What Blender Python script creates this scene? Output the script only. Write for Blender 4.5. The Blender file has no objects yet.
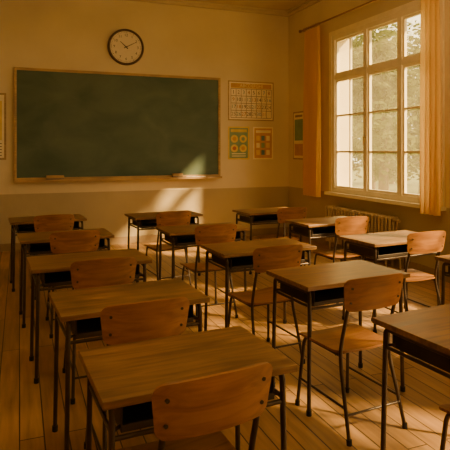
import bpy, math, random
from mathutils import Vector, Matrix
random.seed(7)
scene = bpy.context.scene
COL = scene.collection

# ------------------------------------------------------------ materials
def new_mat(name):
    m = bpy.data.materials.new(name); m.use_nodes = True
    nt = m.node_tree
    return m, nt, nt.nodes["Principled BSDF"]

def simple(name, col, rough=0.5, metal=0.0, noise=0.0, scale=8.0, bump=0.0):
    m, nt, b = new_mat(name)
    b.inputs["Roughness"].default_value = rough
    b.inputs["Metallic"].default_value = metal
    tc = nt.nodes.new("ShaderNodeTexCoord")
    n = nt.nodes.new("ShaderNodeTexNoise"); n.inputs["Scale"].default_value = scale; n.inputs["Detail"].default_value = 5
    nt.links.new(tc.outputs["Object"], n.inputs["Vector"])
    r = nt.nodes.new("ShaderNodeValToRGB")
    k = noise
    r.color_ramp.elements[0].color = (col[0]*(1-k), col[1]*(1-k), col[2]*(1-k), 1)
    r.color_ramp.elements[1].color = (min(1,col[0]*(1+k)), min(1,col[1]*(1+k)), min(1,col[2]*(1+k)), 1)
    r.color_ramp.elements[0].position = .3; r.color_ramp.elements[1].position = .7
    nt.links.new(n.outputs["Fac"], r.inputs["Fac"]); nt.links.new(r.outputs["Color"], b.inputs["Base Color"])
    if bump:
        bp = nt.nodes.new("ShaderNodeBump"); bp.inputs["Strength"].default_value = bump; bp.inputs["Distance"].default_value = .01
        nt.links.new(n.outputs["Fac"], bp.inputs["Height"]); nt.links.new(bp.outputs["Normal"], b.inputs["Normal"])
    return m

def wood(name, dark, light, rough=.4, stretch=(1.2, 14, 14)):
    m, nt, b = new_mat(name)
    tc = nt.nodes.new("ShaderNodeTexCoord"); oi = nt.nodes.new("ShaderNodeObjectInfo")
    add = nt.nodes.new("ShaderNodeVectorMath"); add.operation = 'ADD'
    mul = nt.nodes.new("ShaderNodeMath"); mul.operation = 'MULTIPLY'; mul.inputs[1].default_value = 37
    nt.links.new(oi.outputs["Random"], mul.inputs[0])
    nt.links.new(tc.outputs["Object"], add.inputs[0]); nt.links.new(mul.outputs[0], add.inputs[1])
    mp = nt.nodes.new("ShaderNodeMapping"); mp.inputs["Scale"].default_value = stretch
    nt.links.new(add.outputs[0], mp.inputs["Vector"])
    n = nt.nodes.new("ShaderNodeTexNoise"); n.inputs["Scale"].default_value = 2.2; n.inputs["Detail"].default_value = 8; n.inputs["Distortion"].default_value = .8
    nt.links.new(mp.outputs[0], n.inputs["Vector"])
    n2 = nt.nodes.new("ShaderNodeTexNoise"); n2.inputs["Scale"].default_value = 3.0; n2.inputs["Detail"].default_value = 4
    nt.links.new(add.outputs[0], n2.inputs["Vector"])
    r = nt.nodes.new("ShaderNodeValToRGB")
    r.color_ramp.elements[0].color = (*dark, 1); r.color_ramp.elements[1].color = (*light, 1)
    r.color_ramp.elements[0].position = .33; r.color_ramp.elements[1].position = .66
    nt.links.new(n.outputs["Fac"], r.inputs["Fac"])
    hs = nt.nodes.new("ShaderNodeHueSaturation")
    mr = nt.nodes.new("ShaderNodeMapRange"); mr.inputs["From Min"].default_value = .25; mr.inputs["From Max"].default_value = .75
    mr.inputs["To Min"].default_value = .65; mr.inputs["To Max"].default_value = 1.35
    nt.links.new(n2.outputs["Fac"], mr.inputs["Value"]); nt.links.new(mr.outputs[0], hs.inputs["Value"])
    nt.links.new(r.outputs["Color"], hs.inputs["Color"]); nt.links.new(hs.outputs["Color"], b.inputs["Base Color"])
    mr2 = nt.nodes.new("ShaderNodeMapRange"); mr2.inputs["To Min"].default_value = rough-.1; mr2.inputs["To Max"].default_value = rough+.15
    nt.links.new(n.outputs["Fac"], mr2.inputs["Value"]); nt.links.new(mr2.outputs[0], b.inputs["Roughness"])
    bp = nt.nodes.new("ShaderNodeBump"); bp.inputs["Strength"].default_value = .15; bp.inputs["Distance"].default_value = .002
    nt.links.new(n.outputs["Fac"], bp.inputs["Height"]); nt.links.new(bp.outputs["Normal"], b.inputs["Normal"])
    return m

def wall_mat():
    m, nt, b = new_mat("painted_plaster")
    b.inputs["Roughness"].default_value = .75
    tc = nt.nodes.new("ShaderNodeTexCoord")
    def noise(s, d=5):
        n = nt.nodes.new("ShaderNodeTexNoise"); n.inputs["Scale"].default_value = s; n.inputs["Detail"].default_value = d
        nt.links.new(tc.outputs["Object"], n.inputs["Vector"]); return n
    n1 = noise(.9, 6); n2 = noise(12, 4)
    sep = nt.nodes.new("ShaderNodeSeparateXYZ"); nt.links.new(tc.outputs["Object"], sep.inputs[0])
    lt = nt.nodes.new("ShaderNodeMapRange"); lt.inputs["From Min"].default_value = .868; lt.inputs["From Max"].default_value = .874
    nt.links.new(sep.outputs["Z"], lt.inputs["Value"])
    def ramp(a, c):
        r = nt.nodes.new("ShaderNodeValToRGB"); r.color_ramp.elements[0].color = (*a, 1); r.color_ramp.elements[1].color = (*c, 1)
        r.color_ramp.elements[0].position = .3; r.color_ramp.elements[1].position = .7
        nt.links.new(n1.outputs["Fac"], r.inputs["Fac"]); return r
    up = ramp((.63, .51, .30), (.77, .64, .39))
    lo = ramp((.40, .31, .17), (.50, .395, .22))
    mx = nt.nodes.new("ShaderNodeMix"); mx.data_type = 'RGBA'
    nt.links.new(lt.outputs[0], mx.inputs[0]); nt.links.new(lo.outputs[0], mx.inputs[6]); nt.links.new(up.outputs[0], mx.inputs[7])
    nt.links.new(mx.outputs[2], b.inputs["Base Color"])
    bp = nt.nodes.new("ShaderNodeBump"); bp.inputs["Strength"].default_value = .25; bp.inputs["Distance"].default_value = .01
    nt.links.new(n2.outputs["Fac"], bp.inputs["Height"]); nt.links.new(bp.outputs["Normal"], b.inputs["Normal"])
    return m

def floor_mat():
    m, nt, b = new_mat("floor_planks")
    tc = nt.nodes.new("ShaderNodeTexCoord")
    mp = nt.nodes.new("ShaderNodeMapping"); mp.inputs["Rotation"].default_value = (0, 0, math.radians(90))
    nt.links.new(tc.outputs["Object"], mp.inputs["Vector"])
    br = nt.nodes.new("ShaderNodeTexBrick")
    br.inputs["Scale"].default_value = 1; br.inputs["Brick Width"].default_value = 2.2; br.inputs["Row Height"].default_value = .125
    br.inputs["Mortar Size"].default_value = .004; br.inputs["Mortar Smooth"].default_value = .2
    br.inputs["Color1"].default_value = (.45, .25, .088, 1); br.inputs["Color2"].default_value = (.33, .175, .057, 1)
    br.inputs["Mortar"].default_value = (.05, .022, .008, 1)
    br.offset = .37
    nt.links.new(mp.outputs[0], br.inputs["Vector"])
    mp2 = nt.nodes.new("ShaderNodeMapping"); mp2.inputs["Scale"].default_value = (18, 1.3, 1)
    nt.links.new(tc.outputs["Object"], mp2.inputs["Vector"])
    n = nt.nodes.new("ShaderNodeTexNoise"); n.inputs["Scale"].default_value = 1.6; n.inputs["Detail"].default_value = 8
    nt.links.new(mp2.outputs[0], n.inputs["Vector"])
    n3 = nt.nodes.new("ShaderNodeTexNoise"); n3.inputs["Scale"].default_value = 1.2; n3.inputs["Detail"].default_value = 6
    nt.links.new(tc.outputs["Object"], n3.inputs["Vector"])
    ad = nt.nodes.new("ShaderNodeMath"); ad.operation = 'ADD'
    nt.links.new(n.outputs["Fac"], ad.inputs[0]); nt.links.new(n3.outputs["Fac"], ad.inputs[1])
    mr = nt.nodes.new("ShaderNodeMapRange"); mr.inputs["From Min"].default_value = .6; mr.inputs["From Max"].default_value = 1.4
    mr.inputs["To Min"].default_value = .5; mr.inputs["To Max"].default_value = 1.35
    nt.links.new(ad.outputs[0], mr.inputs["Value"])
    hs = nt.nodes.new("ShaderNodeHueSaturation"); nt.links.new(br.outputs["Color"], hs.inputs["Color"]); nt.links.new(mr.outputs[0], hs.inputs["Value"])
    nt.links.new(hs.outputs["Color"], b.inputs["Base Color"])
    mr2 = nt.nodes.new("ShaderNodeMapRange"); mr2.inputs["To Min"].default_value = .36; mr2.inputs["To Max"].default_value = .60
    nt.links.new(n3.outputs["Fac"], mr2.inputs["Value"]); nt.links.new(mr2.outputs[0], b.inputs["Roughness"])
    bp = nt.nodes.new("ShaderNodeBump"); bp.inputs["Strength"].default_value = .5; bp.inputs["Distance"].default_value = .003; bp.invert = True
    nt.links.new(br.outputs["Fac"], bp.inputs["Height"]); nt.links.new(bp.outputs["Normal"], b.inputs["Normal"])
    return m

def board_mat():
    m, nt, b = new_mat("chalkboard_green")
    tc = nt.nodes.new("ShaderNodeTexCoord")
    mp = nt.nodes.new("ShaderNodeMapping"); mp.inputs["Scale"].default_value = (1, 1, 1.6); mp.inputs["Rotation"].default_value = (0, .5, 0)
    nt.links.new(tc.outputs["Object"], mp.inputs["Vector"])
    n = nt.nodes.new("ShaderNodeTexNoise"); n.inputs["Scale"].default_value = 1.7; n.inputs["Detail"].default_value = 9; n.inputs["Distortion"].default_value = .6
    nt.links.new(mp.outputs[0], n.inputs["Vector"])
    r = nt.nodes.new("ShaderNodeValToRGB"); r.color_ramp.elements[0].color = (.050, .088, .056, 1); r.color_ramp.elements[1].color = (.105, .145, .095, 1)
    r.color_ramp.elements[0].position = .3; r.color_ramp.elements[1].position = .75
    nt.links.new(n.outputs["Fac"], r.inputs["Fac"]); nt.links.new(r.outputs[0], b.inputs["Base Color"])
    b.inputs["Roughness"].default_value = .65
    return m

def curtain_mat():
    m = bpy.data.materials.new("curtain_cloth"); m.use_nodes = True; nt = m.node_tree; nt.nodes.clear()
    o = nt.nodes.new("ShaderNodeOutputMaterial"); d = nt.nodes.new("ShaderNodeBsdfDiffuse"); t = nt.nodes.new("ShaderNodeBsdfTranslucent")
    mx = nt.nodes.new("ShaderNodeMixShader"); mx.inputs[0].default_value = .5
    tc = nt.nodes.new("ShaderNodeTexCoord"); n = nt.nodes.new("ShaderNodeTexNoise"); n.inputs["Scale"].default_value = 60
    nt.links.new(tc.outputs["Object"], n.inputs["Vector"])
    r = nt.nodes.new("ShaderNodeValToRGB"); r.color_ramp.elements[0].color = (.90, .57, .15, 1); r.color_ramp.elements[1].color = (.96, .66, .20, 1)
    nt.links.new(n.outputs["Fac"], r.inputs["Fac"])
    nt.links.new(r.outputs[0], d.inputs["Color"]); nt.links.new(r.outputs[0], t.inputs["Color"])
    nt.links.new(d.outputs[0], mx.inputs[1]); nt.links.new(t.outputs[0], mx.inputs[2]); nt.links.new(mx.outputs[0], o.inputs[0])
    return m

def glass_mat():
    m = bpy.data.materials.new("dusty_window_glass"); m.use_nodes = True; nt = m.node_tree; nt.nodes.clear()
    o = nt.nodes.new("ShaderNodeOutputMaterial"); tr = nt.nodes.new("ShaderNodeBsdfTransparent"); t = nt.nodes.new("ShaderNodeBsdfTranslucent")
    t.inputs["Color"].default_value = (.92, .82, .50, 1)
    mx = nt.nodes.new("ShaderNodeMixShader")
    tc = nt.nodes.new("ShaderNodeTexCoord"); n = nt.nodes.new("ShaderNodeTexNoise"); n.inputs["Scale"].default_value = 3
    nt.links.new(tc.outputs["Object"], n.inputs["Vector"])
    mr = nt.nodes.new("ShaderNodeMapRange"); mr.inputs["To Min"].default_value = .05; mr.inputs["To Max"].default_value = .16
    nt.links.new(n.outputs["Fac"], mr.inputs["Value"]); nt.links.new(mr.outputs[0], mx.inputs[0])
    nt.links.new(tr.outputs[0], mx.inputs[1]); nt.links.new(t.outputs[0], mx.inputs[2]); nt.links.new(mx.outputs[0], o.inputs[0])
    return m

def leaf_mat():
    m = bpy.data.materials.new("leaf"); m.use_nodes = True; nt = m.node_tree; nt.nodes.clear()
    o = nt.nodes.new("ShaderNodeOutputMaterial"); d = nt.nodes.new("ShaderNodeBsdfDiffuse"); t = nt.nodes.new("ShaderNodeBsdfTranslucent")
    mx = nt.nodes.new("ShaderNodeMixShader"); mx.inputs[0].default_value = .4
    tc = nt.nodes.new("ShaderNodeTexCoord"); n = nt.nodes.new("ShaderNodeTexNoise"); n.inputs["Scale"].default_value = 1.5
    nt.links.new(tc.outputs["Object"], n.inputs["Vector"])
    r = nt.nodes.new("ShaderNodeValToRGB"); r.color_ramp.elements[0].color = (.06, .080, .014, 1); r.color_ramp.elements[1].color = (.17, .17, .04, 1)
    nt.links.new(n.outputs["Fac"], r.inputs["Fac"])
    nt.links.new(r.outputs[0], d.inputs["Color"]); nt.links.new(r.outputs[0], t.inputs["Color"])
    nt.links.new(d.outputs[0], mx.inputs[1]); nt.links.new(t.outputs[0], mx.inputs[2]); nt.links.new(mx.outputs[0], o.inputs[0])
    return m

def fill_globe_mat():  # glow for the added ceiling fill globes
    m, nt, b = new_mat("fill_globe_glow")
    b.inputs["Base Color"].default_value = (.9,.85,.75,1)
    b.inputs["Emission Color"].default_value = (1,.68,.29,1); b.inputs["Emission Strength"].default_value = 33
    return m

M_WALL = wall_mat(); M_FLOOR = floor_mat(); M_BOARD = board_mat(); M_CURT = curtain_mat(); M_GLASS = glass_mat(); M_LEAF = leaf_mat(); M_FILL = fill_globe_mat()
M_CEIL = simple("ceiling_paint", (.60, .49, .30), .8, noise=.06, scale=1.5)
M_TRIM = simple("trim_paint", (.30, .20, .10), .5, noise=.1)
M_CORN = simple("cornice_paint", (.58, .46, .27), .6, noise=.05)
M_WINF = simple("window_frame_paint", (.90, .79, .54), .4, noise=.06, scale=6)
M_DESK = wood("desk_top_wood", (.135, .063, .020), (.30, .158, .055), .36)
M_CHAIR = wood("chair_plywood", (.215, .080, .016), (.36, .150, .032), .44)
M_FRAMEW = wood("board_frame_wood", (.34, .21, .09), (.50, .32, .15), .5)
M_METAL = simple("dark_steel_tube", (.070, .048, .031), .36, .5, .2, 20)
M_TRAY = simple("desk_tray_steel", (.050, .034, .022), .5, .3, .2, 10)
M_RUB = simple("rubber_foot", (.02, .018, .015), .8)
M_CREAM = simple("clock_face_cream", (.80, .68, .45), .5, noise=.04)
M_CLKR = simple("clock_rim", (.10, .055, .025), .35, noise=.2)
M_INK = simple("dark_ink", (.03, .02, .015), .6)
M_PAPER = simple("aged_paper", (.84, .72, .47), .8, noise=.06)
M_ORANGE = simple("poster_orange", (.60, .32, .09), .7, noise=.1)
M_GREEN = simple("poster_green", (.22, .32, .17), .7, noise=.1)
M_YEL = simple("poster_yellow", (.74, .52, .15), .7, noise=.1)
M_BLUE = simple("poster_blue", (.12, .22, .20), .7, noise=.1)
M_RED = simple("poster_red", (.45, .14, .06), .7, noise=.1)
M_RAD = simple("radiator_paint", (.50, .36, .20), .45, noise=.1)
M_BRASS = simple("curtain_rod_brass", (.35, .20, .07), .35, .8, .1)
M_FELT = simple("eraser_felt", (.20, .15, .10), .9, noise=.2, scale=50)
M_CHALK = simple("chalk_white", (.8, .75, .65), .9)
M_BARK = simple("bark", (.12, .07, .035), .9, noise=.3, scale=10, bump=.5)
M_GRASS = simple("lawn_grass", (.12, .125, .035), .9, noise=.3, scale=3)

# ------------------------------------------------------------ mesh builder
class MB:
    def __init__(s): s.v=[]; s.f=[]; s.m=[]; s.sm=[]; s.mats=[]
    def mi(s, mat):
        if mat not in s.mats: s.mats.append(mat)
        return s.mats.index(mat)
    def add(s, vs, fs, mat, smooth=False):
        o=len(s.v); k=s.mi(mat); s.v += [tuple(p) for p in vs]
        for f in fs: s.f.append([i+o for i in f]); s.m.append(k); s.sm.append(smooth)
    def box(s, a, b, mat):
        x0,y0,z0=[min(a[i],b[i]) for i in range(3)]; x1,y1,z1=[max(a[i],b[i]) for i in range(3)]
        vs=[(x0,y0,z0),(x1,y0,z0),(x1,y1,z0),(x0,y1,z0),(x0,y0,z1),(x1,y0,z1),(x1,y1,z1),(x0,y1,z1)]
        s.add(vs,[(0,3,2,1),(4,5,6,7),(0,1,5,4),(1,2,6,5),(2,3,7,6),(3,0,4,7)],mat)
    def tube(s, pts, r, mat, seg=10, rnd=0.0, caps=True):
        P=[Vector(p) for p in pts]
        if rnd>0 and len(P)>2:
            Q=[P[0]]
            for i in range(1,len(P)-1):
                a,b,c=P[i-1],P[i],P[i+1]
                d1=min(rnd,(b-a).length*.45); d2=min(rnd,(c-b).length*.45)
                p0=b+(a-b).normalized()*d1; p2=b+(c-b).normalized()*d2
                for k in range(7):
                    t=k/6; Q.append(p0*(1-t)**2+b*2*t*(1-t)+p2*t*t)
            Q.append(P[-1]); P=Q
        n=len(P); T=[]
        for i in range(n):
            if i==0: t=P[1]-P[0]
            elif i==n-1: t=P[-1]-P[-2]
            else: t=(P[i+1]-P[i]).normalized()+(P[i]-P[i-1]).normalized()
            T.append(t.normalized())
        ref=Vector((1,0,0)) if abs(T[0].x)<.8 else Vector((0,1,0))
        N=(ref-T[0]*ref.dot(T[0])).normalized(); vs=[]
        for i in range(n):
            N=(N-T[i]*N.dot(T[i])).normalized(); B=T[i].cross(N)
            rr = r[i] if isinstance(r,(list,tuple)) else r
            for k in range(seg):
                a=2*math.pi*k/seg; vs.append(P[i]+N*math.cos(a)*rr+B*math.sin(a)*rr)
        fs=[(i*seg+k,i*seg+(k+1)%seg,(i+1)*seg+(k+1)%seg,(i+1)*seg+k) for i in range(n-1) for k in range(seg)]
        s.add(vs,fs,mat,True)
        if caps:
            s.add(vs[:seg],[tuple(reversed(range(seg)))],mat); s.add(vs[-seg:],[tuple(range(seg))],mat)
    def panel(s, hw, hh, cr, fn, th, mat, nx=14, taper=0.0):
        rows=[]
        c=5
        for i in range(c+1): rows.append(-hh+cr-cr*math.cos(math.pi/2*i/c))
        mid=6
        for i in range(1,mid): rows.append((-hh+cr)+(2*hh-2*cr)*i/mid)
        for i in range(c+1): rows.append(hh-cr+cr*math.sin(math.pi/2*i/c))
        F=[];Bk=[]
        for v in rows:
            dv=max(0,abs(v)-(hh-cr)); w=hw-cr+math.sqrt(max(0,cr*cr-dv*dv))
            w*=1+taper*v/hh
            for j in range(nx+1):
                u=-w+2*w*j/nx
                p,nn=fn(u,v); p=Vector(p); nn=Vector(nn).normalized()
                F.append(p+nn*th/2); Bk.append(p-nn*th/2)
        R=len(rows); W=nx+1
        fs=[(i*W+j,i*W+j+1,(i+1)*W+j+1,(i+1)*W+j) for i in range(R-1) for j in range(nx)]
        s.add(F,fs,mat,True); s.add(Bk,[tuple(reversed(f)) for f in fs],mat,True)
        loop=[j for j in range(W)]+[i*W+nx for i in range(1,R)]+[(R-1)*W+j for j in range(nx-1,-1,-1)]+[i*W for i in range(R-2,0,-1)]
        L=len(loop); vs=[F[i] for i in loop]+[Bk[i] for i in loop]
        s.add(vs,[(k,L+k,L+(k+1)%L,(k+1)%L) for k in range(L)],mat,True)
    def disc(s, c, r, mat, axis='y', seg=40, sgn=-1):
        vs=[]
        for k in range(seg):
            a=2*math.pi*k/seg
            if axis=='y': vs.append((c[0]+r*math.cos(a),c[1],c[2]+r*math.sin(a)))
            else: vs.append((c[0],c[1]+r*math.cos(a),c[2]+r*math.sin(a)))
        s.add(vs,[tuple(range(seg))],mat)
    def sphere(s, c, r, mat, U=24, V=14):
        vs=[(c[0]+r*math.sin(math.pi*i/V)*math.cos(2*math.pi*j/U),c[1]+r*math.sin(math.pi*i/V)*math.sin(2*math.pi*j/U),c[2]+r*math.cos(math.pi*i/V)) for i in range(V+1) for j in range(U)]
        s.add(vs,[(i*U+j,(i+1)*U+j,(i+1)*U+(j+1)%U,i*U+(j+1)%U) for i in range(V) for j in range(U)],mat,True)
    def text(s, body, size, mat, M):
        cu=bpy.data.curves.new("t","FONT"); cu.body=body; cu.size=size; cu.align_x='CENTER'; cu.align_y='CENTER'; cu.resolution_u=2
        ob=bpy.data.objects.new("t",cu); COL.objects.link(ob)
        dg=bpy.context.evaluated_depsgraph_get(); me=bpy.data.meshes.new_from_object(ob.evaluated_get(dg))
        s.add([M@v.co for v in me.vertices],[tuple(p.vertices) for p in me.polygons],mat)
        bpy.data.objects.remove(ob); bpy.data.curves.remove(cu); bpy.data.meshes.remove(me)
    def mesh(s, name):
        me=bpy.data.meshes.new(name); me.from_pydata(s.v,[],s.f)
        for m in s.mats: me.materials.append(m)
        for i,p in enumerate(me.polygons): p.material_index=s.m[i]; p.use_smooth=s.sm[i]
        me.update(); return me
    def obj(s, name, bevel=0.0, loc=(0,0,0)):
        return put(name, s.mesh(name), loc, 0, bevel)

def put(name, me, loc, rz=0.0, bevel=0.0):
    o=bpy.data.objects.new(name, me); o.location=loc; o.rotation_euler=(0,0,rz); COL.objects.link(o)
    if bevel:
        b=o.modifiers.new("bevel","BEVEL"); b.width=bevel; b.segments=2; b.limit_method='ANGLE'; b.angle_limit=math.radians(60)
    return o

# ------------------------------------------------------------ room
XR, XL, YB, YF, ZC = 4.68, -2.7, 8.73, -4.6, 4.12
TH=.32
b=MB(); b.box((XL-TH,YF-TH,-.2),(XR+TH,YB+TH,0),M_FLOOR); b.obj("floor")
b=MB(); b.box((XL-TH,YF-TH,ZC),(XR+TH,YB+TH,ZC+.2),M_CEIL); b.obj("ceiling")
b=MB(); b.box((XL-TH,YB,0),(XR+TH,YB+TH,ZC),M_WALL); b.obj("wall_back")
b=MB(); b.box((XL-TH,YF-TH,0),(XR+TH,YF,ZC),M_WALL); b.obj("wall_front")
b=MB(); b.box((XL-TH,YF,0),(XL,YB,ZC),M_WALL); b.obj("wall_left")
WINS=[(4.93,7.24),(1.15,3.46),(-1.95,.36),(-4.3,-2.9)]
WZ0,WZ1=.88,3.37
b=MB()
b.box((XR,YF,0),(XR+TH,YB,WZ0),M_WALL); b.box((XR,YF,WZ1),(XR+TH,YB,ZC),M_WALL)
edges=[YB]
for a,c in WINS: edges+= [c,a]
edges.append(YF)
for i in range(0,len(edges),2):
    b.box((XR,edges[i+1],WZ0),(XR+TH,edges[i],WZ1),M_WALL)
b.obj("wall_right")
b=MB(); b.box((XL,YB-.02,0),(XR,YB,.12),M_TRIM); b.obj("baseboard_back",.004)
b=MB(); b.box((XR-.02,YF,0),(XR,YB-.02,.12),M_TRIM); b.obj("baseboard_right",.004)
b=MB(); b.box((XL,YF,0),(XL+.02,YB-.02,.12),M_TRIM); b.obj("baseboard_left",.004)
b=MB()
b.box((XL,YB-.05,ZC-.09),(XR,YB,ZC),M_CORN); b.box((XL,YB-.09,ZC-.04),(XR,YB-.05,ZC),M_CORN); b.obj("trim_1",.008)
b=MB()
b.box((XR-.05,YF,ZC-.09),(XR,YB-.09,ZC),M_CORN); b.box((XR-.09,YF,ZC-.04),(XR-.05,YB-.09,ZC),M_CORN); b.obj("trim_2",.008)

# ------------------------------------------------------------ windows
def window(idx, y0, y1):
    b=MB(); xi,xo=XR-.02,XR+.07
    fw=.075
    b.box((xi,y0,WZ0),(xo,y0+fw,WZ1),M_WINF); b.box((xi,y1-fw,WZ0),(xo,y1,WZ1),M_WINF)
    b.box((xi,y0+fw,WZ1-fw),(xo,y1-fw,WZ1),M_WINF); b.box((xi,y0+fw,WZ0),(xo,y1-fw,WZ0+fw),M_WINF)
    aw=.07
    b.box((XR-.03,y0-aw,WZ0-.02),(XR-.001,y0,WZ1+aw),M_WINF); b.box((XR-.03,y1,WZ0-.02),(XR-.001,y1+aw,WZ1+aw),M_WINF)
    b.box((XR-.03,y0,WZ1),(XR-.001,y1,WZ1+aw),M_WINF)
    b.box((XR-.10,y0-.1,WZ0-.045),(XR+.02,y1+.1,WZ0+.001),M_WINF)
    L=y1-y0; m=[y0+L*.305, y0+L*.625]
    zt=2.70
    b.box((xi+.005,y0+fw,zt-.04),(xo-.005,y1-fw,zt+.04),M_WINF)
    for y in m: b.box((xi,y-.04,WZ0+fw),(xo,y+.04,WZ1-fw),M_WINF)
    cols=[(y0+fw,m[0]-.04),(m[0]+.04,m[1]-.04),(m[1]+.04,y1-fw)]
    for ci,(a,c) in enumerate(cols):
        for (p,q) in ((WZ0+fw,zt-.04),(zt+.04,WZ1-fw)):
            s=.032; x0,x1=XR+.005,XR+.045
            b.box((x0,a,p),(x1,a+s,q),M_WINF); b.box((x0,c-s,p),(x1,c,q),M_WINF)
            b.box((x0,a+s,p),(x1,c-s,p+s),M_WINF); b.box((x0,a+s,q-s),(x1,c-s,q),M_WINF)
            if p<zt-.5:
                for k in (1,2):
                    z=p+(q-p)*k/3; b.box((x0+.004,a+s,z-.014),(x1-.004,c-s,z+.014),M_WINF)
            if ci==2:
                yy=(a+c)/2; b.box((x0+.004,yy-.014,p+s),(x1-.004,yy+.014,q-s),M_WINF)
            b.add([(XR+.025,a,p),(XR+.025,c,p),(XR+.025,c,q),(XR+.025,a,q)],[(0,1,2,3)],M_GLASS)
    b.tube([(xi-.03,m[1],1.75),(xi-.03,m[1],1.63)],.008,M_BRASS); b.tube([(xi,m[1],1.74),(xi-.03,m[1],1.74)],.007,M_BRASS)
    b.obj("window_%d"%idx)
    r=MB(); zr=3.60; xr=XR-.155
    r.tube([(xr,y0-.22,zr),(xr,y1+.76,zr)],.014,M_BRASS)
    for y in (y0-.24,y1+.78):
        r.tube([(xr,y-.03,zr),(xr,y-.012,zr),(xr,y+.012,zr),(xr,y+.03,zr)],[.008,.028,.028,.008],M_BRASS)
    for y in (y0-.18,y1+.73): r.tube([(xr,y,zr),(XR-.001,y,zr)],.008,M_BRASS)
    r.obj("curtain_rod")
    for ya,yb in ((y0-.13,y0+.14),(y1+.16,y1+.64)):
        c=MB(); W=yb-ya; nf=W/.075; NX=int(nf*10); NZ=30
        ph=random.random()*6; vs=[]
        for i in range(NZ+1):
            t=i/NZ; z=3.57-t*2.785
            amp=.016+.018*t
            for j in range(NX+1):
                s=j/NX
                a=2*math.pi*nf*s+ph+.35*math.sin(3*t+5*s)
                spread=1+.05*math.sin(2.2*t)
                y=(ya+yb)/2+(s-.5)*W*spread+.010*math.sin(2*a)*t
                vs.append((xr+amp*math.sin(a)+.006*math.sin(9*s+4*t),y,z))
        fs=[(i*(NX+1)+j,i*(NX+1)+j+1,(i+1)*(NX+1)+j+1,(i+1)*(NX+1)+j) for i in range(NZ) for j in range(NX)]
        c.add(vs,fs,M_CURT,True)
        k=0
        while k*.075<W:
            y=ya+k*.075+.02
            ring=[(xr+.024*math.cos(q*math.pi/6),y,zr+.024*math.sin(q*math.pi/6)) for q in range(13)]
            c.tube(ring,.003,M_BRASS,6); k+=1
        c.obj("curtain")
for i,(a,c) in enumerate(WINS): window(i+1,a,c)

# ------------------------------------------------------------ radiator
b=MB(); y=5.62; xr=XR-.13
while y<7.15:
    for dx in (-.055,.0,.055):
        b.tube([(xr+dx,y,.14),(xr+dx,y,.18),(xr+dx,y,.60),(xr+dx,y,.64)],[.014,.02,.02,.014],M_RAD,8)
    b.tube([(xr-.07,y,.63),(xr-.055,y,.655),(xr+.055,y,.655),(xr+.07,y,.63)],[.012,.026,.026,.012],M_RAD,8)
    b.tube([(xr-.07,y,.15),(xr-.055,y,.14),(xr+.055,y,.14),(xr+.07,y,.15)],[.012,.026,.026,.012],M_RAD,8)
    y+=.072
b.tube([(xr,5.60,.635),(xr,7.15,.635)],.018,M_RAD); b.tube([(xr,5.60,.15),(xr,7.15,.15)],.018,M_RAD)
for yy in (5.7,7.05):
    for dx in (-.05,.05): b.tube([(xr+dx,yy,0),(xr+dx,yy,.15)],.014,M_RAD)
b.tube([(xr,5.60,.15),(xr,5.48,.15),(xr,5.48,0)],.012,M_RAD,10,.03)
b.tube([(xr,5.50,.635),(xr,5.62,.635)],.022,M_RAD)
b.obj("radiator")

# ------------------------------------------------------------ chalkboard
b=MB(); x0,x1,z0,z1=-.08,3.30,1.08,2.82; yf=YB-.035; YW=YB-.003
b.box((x0+.03,yf,z0+.03),(x1-.03,YW,z1-.03),M_BOARD)
for a,c in (((x0,z0),(x0+.04,z1)),((x1-.04,z0),(x1,z1)),((x0+.04,z0),(x1-.04,z0+.04)),((x0+.04,z1-.04),(x1-.04,z1))):
    b.box((a[0],YB-.05,a[1]),(c[0],YW,c[1]),M_FRAMEW)
b.box((x0+.01,YB-.15,z0-.022),(x1-.01,YW,z0-.002),M_FRAMEW); b.box((x0+.01,YB-.16,z0-.022),(x1-.01,YB-.145,z0+.012),M_FRAMEW)
b.obj("chalkboard",.003)
def eraser(x,w):
    b=MB(); b.box((-w/2,-.03,0),(w/2,.03,.03),M_FELT); b.box((-w/2,-.03,.03),(w/2,.03,.075),M_FRAMEW)
    put("felt_eraser",b.mesh("felt_eraser"),(x,YB-.095,z0-.001),.03,.004)
eraser(.52,.26); eraser(2.50,.18)
b=MB()
for k in range(4):
    xx=2.66+k*.09; b.tube([(xx,YB-.09-.01*(k%2),z0+.007),(xx+.075,YB-.085,z0+.007)],.008,M_CHALK,8)
b.obj("chalk_sticks")

# ------------------------------------------------------------ clock
b=MB(); cx,cz,R=1.64,3.25,.30; yb=YB-.002
prof=[(R-.0,0),(R,-.03),(R-.008,-.05),(R-.02,-.056),(R-.035,-.045),(R-.04,-.025)]
S=64; vs=[]
for k in range(S):
    a=2*math.pi*k/S
    for r,dy in prof: vs.append((cx+r*math.cos(a),yb+dy,cz+r*math.sin(a)))
n=len(prof)
b.add(vs,[(k*n+i,k*n+i+1,((k+1)%S)*n+i+1,((k+1)%S)*n+i) for k in range(S) for i in range(n-1)],M_CLKR,True)
b.disc((cx,yb-.026,cz),R-.038,M_CREAM,seg=64)
RX=Matrix.Rotation(math.pi/2,4,'X')
for h in range(1,13):
    a=math.pi/2-h*math.pi/6
    b.text(str(h),.062,M_INK,Matrix.Translation((cx+.195*math.cos(a),yb-.029,cz+.195*math.sin(a)))@RX)
for k in range(60):
    a=k*math.pi/30; d=Vector((math.cos(a),0,math.sin(a))); p=Vector((-math.sin(a),0,math.cos(a)))*(.0035 if k%5==0 else .0015)
    c=Vector((cx,yb-.028,cz)); b.add([c+d*.232-p,c+d*.252-p,c+d*.252+p,c+d*.232+p],[(0,1,2,3)],M_INK)
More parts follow.
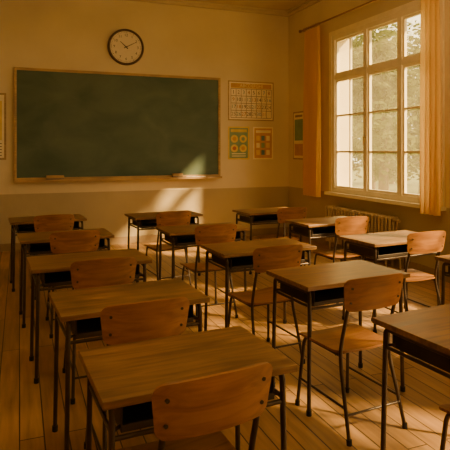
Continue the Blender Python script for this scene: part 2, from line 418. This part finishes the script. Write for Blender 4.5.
def hand(deg,L,w,dy):
    a=math.radians(90-deg); d=Vector((math.cos(a),0,math.sin(a))); p=Vector((-d.z,0,d.x))*w; c=Vector((cx,yb+dy,cz))
    b.add([c-d*.04-p,c+d*L-p*.4,c+d*L+p*.4,c-d*.04+p,],[(0,1,2,3)],M_INK)
hand(-48,.13,.010,-.032); hand(62,.19,.007,-.034)
b.tube([(cx,yb-.03,cz),(cx,yb-.04,cz)],.013,M_INK)
b.obj("wall_clock")

# ------------------------------------------------------------ posters
def rect(b,x0,x1,z0,z1,mat,dy): b.add([(x0,YB-dy,z0),(x1,YB-dy,z0),(x1,YB-dy,z1),(x0,YB-dy,z1)],[(0,1,2,3)],mat)
b=MB(); x0,x1,z0,z1=3.46,4.36,2.08,2.79
b.box((x0,YB-.012,z0),(x1,YW,z1),M_FRAMEW); rect(b,x0+.02,x1-.02,z0+.02,z1-.02,M_PAPER,.014)
cols,rows=8,4
gx0,gx1,gz0,gz1=x0+.05,x1-.05,z0+.05,z1-.14
rect(b,gx0,gx1,z1-.125,z1-.045,M_ORANGE,.016)
b.text("ABCDEFGHI",.085,M_PAPER,Matrix.Translation(((x0+x1)/2,YB-.018,z1-.085))@RX)
for i in range(cols+1):
    x=gx0+(gx1-gx0)*i/cols; rect(b,x-.005,x+.005,gz0,gz1,M_TRIM,.017)
for j in range(rows+1):
    z=gz0+(gz1-gz0)*j/rows; rect(b,gx0,gx1,z-.005,z+.005,M_TRIM,.0165)
cs=[M_INK,M_RED,M_BLUE,M_TRIM]
for j in range(rows):
    for i in range(cols):
        nn=j*cols+i+1
        if nn<=31: b.text(str(nn),.095,cs[(i*3+j)%4],Matrix.Translation((gx0+(gx1-gx0)*(i+.5)/cols,YB-.018,gz1-(gz1-gz0)*(j+.5)/rows))@RX)
b.obj("wall_calendar")
b=MB(); x0,x1,z0,z1=3.46,3.87,1.38,1.97
b.box((x0,YB-.008,z0),(x1,YW,z1),M_YEL); rect(b,x0+.025,x1-.025,z0+.025,z1-.025,M_GREEN,.010)
rect(b,x0+.05,x1-.05,z1-.10,z1-.05,M_YEL,.012)
for i,(px,pz) in enumerate(((.12,.37),(.29,.37),(.12,.20),(.29,.20))):
    b.disc((x0+px,YB-.012,z0+pz),.07,M_YEL,seg=24); b.disc((x0+px,YB-.014,z0+pz),.035,(M_ORANGE,M_GREEN,M_RED,M_ORANGE)[i],seg=16)
for k in range(2): rect(b,x0+.07,x1-.07,z0+.055+k*.04,z0+.07+k*.04,M_PAPER,.012)
b.obj("fruit_chart_poster")
b=MB(); x0,x1=3.95,4.35
b.box((x0,YB-.008,z0),(x1,YW,z1),M_PAPER); rect(b,x0+.025,x1-.025,z0+.025,z1-.025,M_ORANGE,.010)
rect(b,x0+.05,x1-.05,z1-.11,z1-.06,M_PAPER,.012)
for j in range(3):
    for i in range(3):
        rect(b,x0+.06+i*.10,x0+.13+i*.10,z0+.08+j*.13,z0+.17+j*.13,(M_YEL,M_BLUE,M_PAPER,M_GREEN)[(i+2*j)%4],.012)
b.obj("alphabet_poster")
b=MB(); x0,x1,z0,z1=-.80,-.19,1.40,2.42
b.box((x0,YB-.01,z0),(x1,YW,z1),M_FRAMEW); rect(b,x0+.03,x1-.03,z0+.03,z1-.03,M_PAPER,.0115); rect(b,x0+.06,x1-.06,z0+.3,z1-.12,M_YEL,.013)
for k in range(5): rect(b,x0+.06,x1-.06,z0+.06+k*.045,z0+.075+k*.045,M_TRIM,.013)
for k in range(4): b.disc((x0+.15+.1*k,YB-.015,z0+.5+.09*(k%3)),.06,(M_ORANGE,M_GREEN,M_RED,M_BLUE)[k],seg=20)
b.obj("nature_poster")
b=MB(); y0,y1,z0,z1=8.12,8.54,1.38,2.24
b.box((XR-.01,y0,z0),(XR-.002,y1,z1),M_FRAMEW)
def rr(a,c,p,q,mat,d=.012): b.add([(XR-d,a,p),(XR-d,c,p),(XR-d,c,q),(XR-d,a,q)],[(0,1,2,3)],mat)
rr(y0+.025,y1-.025,z0+.025,z1-.025,M_PAPER)
rr(y0+.06,y1-.06,z0+.34,z1-.14,M_GREEN,.014); rr(y0+.06,y1-.06,z0+.07,z0+.28,M_ORANGE,.014); rr(y0+.08,y1-.08,z1-.10,z1-.06,M_TRIM,.014)
b.obj("plant_poster")

# ------------------------------------------------------------ desk
def desk_mesh():
    b=MB(); W,D,H=.82,.48,.76
    b.box((-W/2,-D/2,H-.026),(W/2,D/2,H),M_DESK)
    tw,td=.33,.19; zt,zb=H-.027,H-.135
    b.box((-tw,-td,zb),(tw,td,zb+.005),M_TRAY)
    b.box((-tw,-td,zb),(-tw+.006,td,zt),M_TRAY); b.box((tw-.006,-td,zb),(tw,td,zt),M_TRAY); b.box((-tw,td-.006,zb),(tw,td,zt),M_TRAY)
    b.box((-tw,-td,zb),(tw,-td+.006,zb+.025),M_TRAY)
    lx,ly=W/2-.045,D/2-.045
    for sx in (-1,1):
        x=sx*lx
        b.tube([(x+sx*.012,-ly-.01,.01),(x,-ly,H-.045),(x,ly,H-.045),(x+sx*.012,ly+.01,.01)],.0125,M_METAL,10,.03)
        b.tube([(x,-ly,H-.13),(x,ly,H-.13)],.009,M_METAL,8)
        b.box((x-.012,-td+.02,H-.045),(x+.012,td-.02,H-.026),M_METAL)
        for sy in (-1,1):
            b.tube([(x+sx*.012,sy*(ly+.01),0),(x+sx*.012,sy*(ly+.01),.03)],.0165,M_RUB,10)
            b.tube([(x,sy*ly,H-.12),(sx*tw,sy*(td-.02),H-.12)],.007,M_METAL,8)
    b.tube([(-lx,ly,H-.06),(lx,ly,H-.06)],.010,M_METAL,8)
    b.tube([(-lx,-ly,H-.145),(lx,-ly,H-.145)],.009,M_METAL,8)
    return b.mesh("school_desk")
def chair_mesh():
    b=MB(); hw=.185; SZ=.45
    def fb(u,v):
        y=-.045-.16*v*1.0+ -(.0) - .035*(1-(u/hw)**2)
        z=.775+v+.012*(1-(u/hw)**2)*(1 if v>0 else .3)
        return (u,y,z),(-.38*u/hw,1,.16)
    b.panel(.20,.088,.035,fb,.011,M_CHAIR,16,.05)
    def fs(u,v):
        y=.215+v
        z=SZ-.012*(1-(u/.2)**2)
        if v>.10: z-=1.1*(v-.10)**2*1.3
        if v<-.12: z+=.9*(v+.12)**2
        return (u,y,z),(0.0,.0,1)
    b.panel(.20,.195,.05,fs,.012,M_CHAIR,14,.04)
    for s in (-1,1):
        xs=s*.165
        b.tube([(s*.195,-.075,.01),(xs+s*.005,.035,SZ-.03),(xs,.02,SZ+.08),(xs,-.03,.70),(xs,-.050,.83)],.0105,M_METAL,10,.09)
        b.tube([(s*.19,.415,.01),(xs,.375,SZ-.025),(xs,.30,SZ-.022),(xs,.03,SZ-.022)],.0105,M_METAL,10,.06)
        b.tube([(s*.195,-.075,0),(s*.195,-.073,.03)],.0145,M_RUB,10); b.tube([(s*.19,.415,0),(s*.19,.414,.03)],.0145,M_RUB,10)
        b.tube([(s*.185,-.035,.17),(s*.183,.40,.17)],.007,M_METAL,8)
        for z in (.735,.815):
            yy=-.050-.16*(z-.775)
            b.tube([(xs,yy-.012,z),(xs,yy+.008,z)],.007,M_METAL,8)
    b.tube([(-.165,.34,SZ-.03),(.165,.34,SZ-.03)],.008,M_METAL,8); b.tube([(-.165,.08,SZ-.03),(.165,.08,SZ-.03)],.008,M_METAL,8)
    b.tube([(-.187,-.045,.14),(.187,-.045,.14)],.007,M_METAL,8)
    return b.mesh("school_chair")
DM=desk_mesh(); CM=chair_mesh()
rz=math.radians(4)
desks=[(.585,1.93,.87),(.55,2.87,.94),(.47,3.95,1),(.40,5.15,1),(.30,6.45,1),
       (1.66,6.35,1.04),(1.74,5.10,1.04),(1.84,3.97,1.02),(1.92,2.92,.96),(1.97,1.86,.98),
       (3.05,6.25,1),(3.22,5.10,1),(3.16,3.93,1),(3.30,2.87,1)]
chairs=[(.56,1.58),(.535,2.41),(.496,3.42),(.437,4.65),(.34,5.88),
        (1.59,5.70),(1.67,4.56),(1.72,3.42),(1.80,2.43),(1.90,1.40),
        (3.02,5.60),(3.17,4.60),(3.18,3.55),(3.3,2.40)]
for i,(x,y,s) in enumerate(desks):
    o=put("school_desk",DM,(x,y,0),rz+math.radians(random.uniform(-1,1)),.003); o.scale=(s,1,1)
for i,(x,y) in enumerate(chairs): put("school_chair",CM,(x,y,0),rz+math.radians(random.uniform(-3,3)))

# ------------------------------------------------------------ fill globes, added out of view to brighten the room
for (x,y) in ((.6,3.5),(3.2,3.4),(.6,-.8),(3.2,-.8)):
    b=MB(); b.sphere((0,0,0),.16,M_FILL)
    b.tube([(0,0,.155),(0,0,.20)],.05,M_BRASS,16); b.tube([(0,0,.20),(0,0,ZC-3.35-.03)],.008,M_BRASS,8)
    b.tube([(0,0,ZC-3.35-.035),(0,0,ZC-3.35-.002)],.06,M_BRASS,16)
    b.obj("fill_globe",loc=(x,y,3.35))

# ------------------------------------------------------------ outside
b=MB(); b.box((XR+TH+.02,-40,-.35),(60,60,-.25),M_GRASS); b.obj("lawn")
def tree(x,y,h,r,n=5200):
    b=MB(); b.tube([(x,y,-.25),(x+.1,y,h*.3),(x-.1,y+.1,h*.6),(x,y,h*.9)],[.16,.13,.09,.03],M_BARK,10)
    blobs=[]
    for k in range(13):
        a=random.random()*6.28; q=random.random()*r*.75
        rb=r*random.uniform(.32,.5)
        c=Vector((x+q*math.cos(a),y+q*math.sin(a),max(rb*1.0,h*random.uniform(.2,.95)))); blobs.append((c,rb))
        b.tube([(x,y,c.z*.7),(x*.5+c.x*.5,y*.5+c.y*.5,c.z*.9),tuple(c)],[.05,.035,.012],M_BARK,6)
    vs=[];fs=[]
    for k in range(n):
        c,rr=random.choice(blobs)
        d=Vector((random.gauss(0,1),random.gauss(0,1),random.gauss(0,1))).normalized()*rr*random.random()**.4
        p=c+d; p.z=max(p.z,.0); u=Vector((random.gauss(0,1),random.gauss(0,1),random.gauss(0,1))).normalized(); w=u.orthogonal().normalized()
        s=random.uniform(.08,.15); o=len(vs)
        vs+=[p-u*s,p+w*s*.5,p+u*s,p-w*s*.5]; fs.append((o,o+1,o+2,o+3))
    b.add(vs,fs,M_LEAF); b.obj("garden_tree")
for (x,y,h,r) in ((9.5,12.2,5.0,1.8),(11,16.5,5.6,2.3),(12.5,13.0,5.2,2.1),(15,20,6.4,2.8),(14.5,16.2,4.6,2.3),(17,16.5,6.0,2.6),(18.5,23,6.5,3.0)): tree(x,y,h,r)

# ------------------------------------------------------------ light
sd=bpy.data.lights.new("sun","SUN"); sd.energy=22; sd.angle=math.radians(3); sd.color=(1,.67,.28)
so=bpy.data.objects.new("sun",sd); COL.objects.link(so); so.location=(12,-6,9)
so.rotation_euler=Vector((-1,.90,-.95)).to_track_quat('-Z','Y').to_euler()
w=bpy.data.worlds.new("world"); scene.world=w; w.use_nodes=True
bg=w.node_tree.nodes["Background"]; bg.inputs[0].default_value=(1,.77,.38,1); bg.inputs[1].default_value=4.5
for i,(a,c) in enumerate(WINS):
    ld=bpy.data.lights.new("window_portal","AREA"); ld.shape='RECTANGLE'; ld.size=c-a; ld.size_y=WZ1-WZ0
    try: ld.cycles.is_portal=True
    except Exception: pass
    lo=bpy.data.objects.new("window_portal",ld); COL.objects.link(lo); lo.location=(XR+.12,(a+c)/2,(WZ0+WZ1)/2)
    lo.rotation_euler=Vector((-1,0,0)).to_track_quat('-Z','Z').to_euler()

cd=bpy.data.cameras.new("camera"); cam=bpy.data.objects.new("camera",cd); COL.objects.link(cam)
cam.location=(0,0,1.55); cam.rotation_euler=(math.radians(90),0,math.radians(-21.3))
cd.sensor_width=36; cd.lens=42.16; cd.shift_y=-75/450; cd.clip_start=.05
scene.camera=cam
